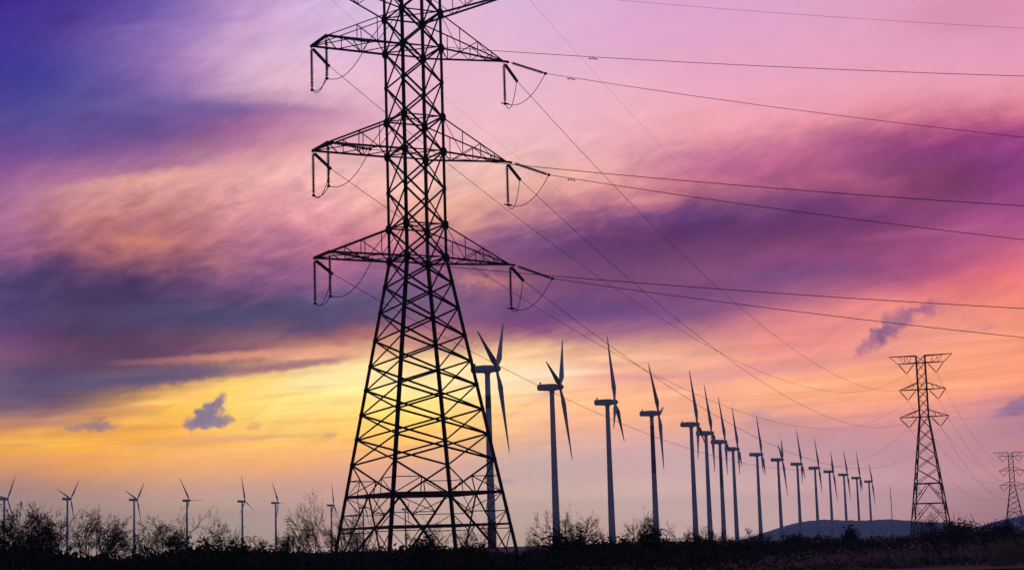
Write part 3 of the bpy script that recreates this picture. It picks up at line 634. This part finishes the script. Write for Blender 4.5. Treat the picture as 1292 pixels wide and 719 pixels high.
RT = [
 (627, 465, 50, 'nearest large wind turbine, partly hidden behind the right leg of the big pylon', [(43, 47), (1, 9)]),
 (707, 488, 44.5, 'large wind turbine rising from a dark bush, first one clear of the big pylon', None),
 (776, 507, 3, 'large wind turbine with one blade pointing straight up, second one clear of the pylon', None),
 (831, 521, -40, 'large wind turbine with a red-striped tower and a short blade showing to the right', [(30, 50)]),
 (880, 535, -12, 'wind turbine leading the close-set group of four in mid row', None),
 (898, 546, -22, 'second wind turbine of the close-set group of four in mid row', None),
 (915, 557, -18, 'wind turbine with a red-striped tower, third of the close-set group of four', [(30, 50)]),
 (931, 566, -8, 'last wind turbine of the close-set group of four in mid row', None),
 (961, 573, 0, 'wind turbine standing alone just after the close-set group of four', None),
 (987, 579.5, 52, 'second wind turbine after the close-set group, its lower blade hanging long', None),
 (1011, 585, -6, 'third wind turbine after the close-set group, blade up, where the blue hill begins', None),
 (1033, 590, 20, 'fourth wind turbine after the close-set group, over the blue hill', None),
 (1051, 594.5, 45, 'fourth from last wind turbine at the far end of the right row', None),
 (1069, 598.5, -35, 'third from last wind turbine at the far end of the right row', None),
 (1085, 602.5, 0, 'second to last wind turbine at the far end of the right row', None),
 (1100, 607, 44, 'smallest wind turbine at the very end of the right row', None)]
jit = random.Random(3)
for hx, hy, al, lb, bd in RT: turbine(hx, hy, al, lb, GR, bd, R(jit.uniform(-2.2, 2.2)) if hx > 850 else R(2.5) if hx == 776 else 0.0)
LT = [
 (9.5, 629, 38, 0, 'leftmost small wind turbine, cut by the left edge of the photo'), (89, 629, 48, 0, 'small wind turbine second from the left edge, above the dark shrubs'),
 (173, 630, 48, 0, 'small wind turbine third from the left edge, beside a gap in the shrubs'), (239, 631, -31, -14, 'small wind turbine with one blade pointing level to the right'),
 (309, 632, -8, 0, 'small wind turbine with one blade straight up, fifth from the left edge'), (351, 634, -30, 0, 'small wind turbine sixth from the left edge, last one well clear of the pylon'),
 (421, 637, 3, 8, 'tiny wind turbine just left of the big pylon foot, among bare twigs'), (461, 640, 30, 6, 'tiny wind turbine seen through the left legs of the big pylon'),
 (514, 642, 60, 6, 'tiny wind turbine seen through the middle of the big pylon base')]
for hx, hy, al, yw, lb in LT: turbine(hx, hy, al, lb, GL, None, R(yw-2.5))
# faint mast beyond the row
mp = at(1123, 612, 2200); ms = thing('radio_mast', (mp.x, mp.y, 0), 'faint thin mast beyond the end of the right turbine row', 'mast')
q = MB(); q.tube([(0, 0, 0), (0, 0, mp.z*.7), (0, 0, mp.z)], [.55, .45, .2], 8); q.build('pole', 'far_steel', ms)
q = MB(); q.tube([(0, 0, mp.z*.75), (0, 0, mp.z*.75+.8)], [1.1, 1.1], 8); q.tube([(0, 0, mp.z*.9), (0, 0, mp.z*.9+.6)], [.8, .8], 8); q.build('antenna_ring', 'far_steel', ms)

# ------------------------------------------------------------------ vegetation
def shrub(cx, top, Y, width, label, name='bare_shrub', cat='shrub', seed=0, leafy=0.18, lean=-0.25, stems=7, dens=1.0, mat='twig', leafmat='leaf', group=None):
    rg = random.Random(seed*7+11); p = at(cx, top, Y); gz = berm(p.x, Y)-0.1; h = max(p.z-gz, 0.4); hwid = width/FPX*Y/2
    t = thing(name, (p.x, Y, gz), label, cat, group)
    sm, cm = MB(), MB()
    def leaf(c, s, m_):
        a = Vector((rg.gauss(0, 1), rg.gauss(0, 1), rg.gauss(0, 1))).normalized(); b = a.orthogonal().normalized()*s*.45
        m_.add([c-a*s*.5, c+b, c+a*s*.6, c-b], [(0, 1, 2, 3)])
    def grow(p0, d, ln, r, dep, m_):
        pts = [p0]; dd = d.copy(); q_ = p0.copy(); ns = 3 if dep < 2 else 2
        for k in range(ns):
            dd = (dd+Vector((rg.gauss(0, .16), rg.gauss(0, .16), rg.gauss(0, .12)))).normalized(); q_ = q_+dd*ln/ns; pts.append(q_.copy())
        m_.tube(pts, [r*(1-.55*k/ns) for k in range(ns+1)], 4 if dep < 2 else 3, False)
        if dep >= 2 and rg.random() < leafy:
            for _ in range(rg.randint(1, 3)): leaf(pts[rg.randint(1, ns)]+Vector((rg.gauss(0, .03),)*3), rg.uniform(.025, .06), cm)
        if dep == 4: return
        nc = {0: 5, 1: 4, 2: 4, 3: 2}[dep]; nc = max(1, int(nc*dens+rg.random()))
        for _ in range(nc):
            u = rg.uniform(.35, 1.0); i_ = min(int(u*ns), ns-1); st = pts[i_].lerp(pts[i_+1], u*ns-i_)
            nd = (dd+Vector((rg.gauss(lean*.4, .55), rg.gauss(0, .55), rg.gauss(.0, .38)))).normalized()
            grow(st, nd, ln*rg.uniform(.45, .75), max(r*.5, .0055), dep+1, sm if dep < 1 else cm)
    for _ in range(stems):
        a_ = rg.uniform(-1, 1); d = Vector((a_*hwid/h*1.1+lean, rg.uniform(-.5, .5)*hwid/h, 1.0)).normalized()
        grow(Vector((a_*hwid*.25, rg.uniform(-.3, .3)*hwid, 0)), d, h*rg.uniform(.42, .62), .028*rg.uniform(.7, 1.2), 0, sm)
    zm = max(float(np.quantile([v[2] for v in cm.v], .965)), .1); xm = float(np.quantile([abs(v[0]) for v in cm.v], .97))
    fz = h/zm; fx = min(2.2, max(.5, hwid/xm*1.2))
    for m_ in (sm, cm): m_.v = [(x*fx, y*fx, z*fz) for x, y, z in m_.v]
    sm.build('stems', mat, t); cm.build('crown', mat if leafy < .6 else leafmat, t)
    return t
GSH = 'shrubs along the dark scrub belt'
SH = [  # px centre, px top, metres ahead, px width, label, kwargs
 (25, 647, 62, 84, 'bare dark shrub at the left edge, below the leftmost small turbine', dict(stems=12)),
 (62, 658, 66, 76, 'thick twiggy shrub between the two leftmost small turbines', dict(stems=13, leafy=.3)),
 (112, 652, 70, 88, 'open bare shrub with an arching branch right of the second small turbine', dict(stems=11, lean=.05)),
 (192, 661, 72, 66, 'low bare shrub to the right of the third small turbine', dict(stems=7)),
 (232, 661, 70, 66, 'bare shrub at the foot of the fourth small turbine', dict(stems=7, lean=-.4)),
 (277, 661, 74, 60, 'spreading bare shrub between the fourth and fifth small turbines', dict(stems=7, lean=.3)),
 (330, 682, 74, 50, 'very low bare shrub between the fifth and sixth small turbines', dict(stems=6)),
 (372, 676, 72, 44, 'low twiggy shrub right of the sixth small turbine', dict(stems=7)),
 (400, 640, 70, 62, 'tall windswept bare shrub left of the big pylon foot', dict(stems=8, lean=-.55)),
 (437, 652, 92, 52, 'bare shrub behind the left legs of the big pylon', dict(stems=8)),
 (470, 656, 112, 64, 'twiggy shrub seen between the left and middle legs of the big pylon', dict(stems=8)),
 (605, 662, 112, 50, 'thin bare shrub seen inside the right legs of the big pylon', dict(stems=6)),
 (692, 652, 76, 44, 'windswept tuft of twigs leaning left beside the first clear large turbine', dict(stems=6, lean=-.9)),
 (728, 654, 76, 52, 'fine twiggy shrub just right of the first clear large turbine', dict(stems=9, lean=.1)),
 (798, 655, 80, 48, 'bare shrub between the two large turbines right of the pylon', dict(stems=6, lean=.1)),
 (856, 668, 82, 40, 'low bare shrub left of the close-set group of four turbines', dict(stems=6)),
 (545, 664, 114, 56, 'bare twigs seen through the middle of the big pylon base', dict(stems=9)),
 (1284, 657, 104, 44, 'tangled bare shrub at the right edge under the farthest pylon', dict(stems=8, leafy=.3)),
 (900, 670, 84, 46, 'low twiggy shrub at the feet of the close-set group of four turbines', dict(stems=7)),
 (950, 671, 86, 50, 'low twiggy shrub at the foot of the turbine after the close-set group', dict(stems=7)),
 (1196, 652, 96, 66, 'low shrub with a long twig at the foot of the distant pylon', dict(stems=7, lean=-.3, leafy=.5)),
]
for i, (cx, tp_, Y, w, lb, kw) in enumerate(SH): shrub(cx, tp_, Y, w, lb, seed=i+1, group=GSH, **kw)
def bush(cx, top, Y, width, label, seed, group, n=1500, mat='leaf'):
    rg = random.Random(seed*13+5); p = at(cx, top, Y); gz = berm(p.x, Y)-0.15; h = max(p.z-gz, .5); hwid = width/FPX*Y/2
    t = thing('leafy_bush', (p.x, Y, gz), label, 'bush', group); s, c = MB(), MB()
    cl = [(rg.uniform(-.75, .75), rg.uniform(-.6, .6), rg.uniform(.3, .8)) for _ in range(14)]
    for (x, y, z) in cl:
        z *= (1-.45*x*x); e = Vector((x*hwid, y*hwid, z*h)); s.tube([(x*.15*hwid, y*.15*hwid, 0), (x*.6*hwid, y*.6*hwid, z*h*.55), e], [.035, .025, .01], 4)
        for _ in range(6):
            d = Vector((rg.gauss(0, .4), rg.gauss(0, .4), abs(rg.gauss(.3, .35))))*h*.42; s.tube([e, e+d*.6, e+d], [.01, .008, .004], 3)
        for _ in range(n//14):
            q_ = e+Vector((rg.gauss(0, .22)*hwid, rg.gauss(0, .22)*hwid, rg.gauss(0, .16)*h))
            if q_.z < 0: continue
            a = Vector((rg.gauss(0, 1), rg.gauss(0, 1), rg.gauss(0, .8))).normalized()*rg.uniform(.05, .12); b = a.orthogonal().normalized()*a.length*.45
            c.add([q_-a, q_+b, q_+a, q_-b], [(0, 1, 2, 3)])
    s.build('stems', 'twig', t); c.build('foliage', mat, t); return t
GB = 'dark leafy bushes in front of the skyline'
BU = [
 (160, 697, 52, 76, 'low dark dome-shaped bush below the third small turbine'), (262, 683, 56, 84, 'dark rounded bush below the fifth small turbine'),
 (305, 688, 58, 60, 'flat dark bush left of the pylon, under the sixth small turbine'), (530, 682, 62, 76, 'dark rounded bush in front of the middle of the big pylon base'),
 (590, 687, 64, 66, 'low dark bush in front of the right half of the pylon base'), (712, 668, 68, 70, 'dark leafy bush hiding the foot of the first clear large turbine'),
 (765, 673, 70, 66, 'dark bush at the foot of the turbine with one blade straight up'), (825, 671, 72, 44, 'small pointed dark bush at the foot of the red-striped large turbine'),
 (880, 675, 74, 60, 'dark bush at the feet of the close-set group of four'), (1003, 674, 106, 40, 'small dark bush where the blue hill begins'),
 (1073, 667, 112, 22, 'tiny dark bush standing up against the blue hill'), (1206, 655, 108, 66, 'dark leafy bush right of the distant pylon foot'),
 (1252, 660, 110, 54, 'dark bush under the slope of the right-hand blue hill')]
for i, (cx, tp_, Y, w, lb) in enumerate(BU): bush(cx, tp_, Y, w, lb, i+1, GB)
# dead stalks and dry grass on the right
rp = at(1237, 668, 97); rd = thing('dead_stalk', (rp.x, 97, berm(rp.x, 97)-.1), 'leaning dead stalks against the pink sky right of the distant pylon', 'stalk')
q = MB()
for (x0, y0, x1, y1, r_) in ((1247, 672, 1224, 647, .03), (1241, 672, 1229, 656, .022), (1250, 672, 1237, 660, .018)):
    a, b = at(x0, y0, 97)-rd.location, at(x1, y1, 97)-rd.location; a.z = 0
    q.tube([a, a.lerp(b, .5)+Vector((.05, 0, .08)), b], [r_, r_*.9, r_*.5], 5)
q.build('stem', 'twig', rd)
def grass(cx, top, Y, width, label, seed, n=240, mat='straw'):
    rg = random.Random(seed); p = at(cx, top, Y); gz = berm(p.x, Y)-.05; h = max(p.z-gz, .35); hwid = width/FPX*Y/2
    t = thing('dry_grass_tuft', (p.x, Y, gz), label, 'grass tuft', 'dry grass tufts beside the track'); q_ = MB()
    for _ in range(n):
        b = Vector((rg.gauss(0, .25)*hwid, rg.gauss(0, .25)*hwid, 0)); e = b+Vector((rg.gauss(-.2, .5)*hwid, rg.gauss(0, .4)*hwid, h*rg.uniform(.4, 1)))
        mdl = b.lerp(e, .55)+Vector((0, 0, h*.12)); w = rg.uniform(.006, .014)
        q_.add([b+Vector((w, 0, 0)), b-Vector((w, 0, 0)), mdl-Vector((w*.8, 0, 0)), e, mdl+Vector((w*.8, 0, 0))], [(0, 1, 2, 4), (4, 2, 3)])
    q_.build('blades', mat, t)
grass(1272, 671, 86, 34, 'pale dry grass tuft near the right edge of the photo', 3, 300)
grass(1258, 690, 84, 30, 'lower pale grass tuft hanging towards the track', 4, 160)
grass(1152, 696, 87, 26, 'short pale grass beside the pale rock', 5, 120)
# pale rock
rp = at(1131, 703, 86.5); rk = MB(); rg = random.Random(8)
for i in range(7):
    for j in range(12):
        th, ph = math.pi*i/6, 2*math.pi*j/12; k = 1+rg.uniform(-.16, .16)
        rk.v.append((.33*k*math.sin(th)*math.cos(ph), .26*k*math.sin(th)*math.sin(ph), .24*k*math.cos(th)+.12))
rk.f = [(i*12+j, i*12+(j+1) % 12, (i+1)*12+(j+1) % 12, (i+1)*12+j) for i in range(6) for j in range(12)]
ro = rk.build('boulder', 'rock'); ro.location = (rp.x, rp.y, 0.1); tag(ro, 'small pale rock at the edge of the dirt track', 'rock')
# low scrub covering the belt (uncountable)
sc_ = MB(); rg = random.Random(21)
for _ in range(7500):
    Y = rg.uniform(42, 118); x = rg.uniform(-40, 1330); P = at(x, 690, Y)
    f = front(x)
    if Y < f: continue
    b0 = berm(P.x, Y); tp = scrub_top(P.x, Y) if Y > f+6 else .45
    tp = max(tp, b0+.3)*rg.uniform(.75, 1.0)+rg.choice((0, 0, 0, .15))
    s = rg.uniform(.18, .5)
    for _ in range(11):
        z = b0+(tp-b0)*rg.random()**.7; c = Vector((P.x+rg.gauss(0, s), Y+rg.gauss(0, s), z))
        a = Vector((rg.gauss(0, 1), rg.gauss(0, 1), rg.gauss(0, 1))).normalized()*rg.uniform(.05, .14); b = a.orthogonal().normalized()*a.length*.5
        sc_.add([c-a, c+b, c+a, c-b], [(0, 1, 2, 3)])
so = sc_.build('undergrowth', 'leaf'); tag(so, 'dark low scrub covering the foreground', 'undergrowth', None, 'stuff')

# ------------------------------------------------------------------ haze
hz = MB(); hz.box((0, 1800, 49.5), 8400, 5200, 103)
hm = bpy.data.materials.new('haze'); hm.use_nodes = True; t = hm.node_tree; t.nodes.clear()
o_ = t.nodes.new('ShaderNodeOutputMaterial'); v_ = t.nodes.new('ShaderNodeVolumePrincipled')
v_.inputs['Color'].default_value = (0.20, 0.52, 1.0, 1); v_.inputs['Density'].default_value = HAZE; v_.inputs['Anisotropy'].default_value = 0.6
t.links.new(v_.outputs[0], o_.inputs['Volume'])
tag(hz.build('haze', hm), 'thin evening haze', 'haze', None, 'stuff')
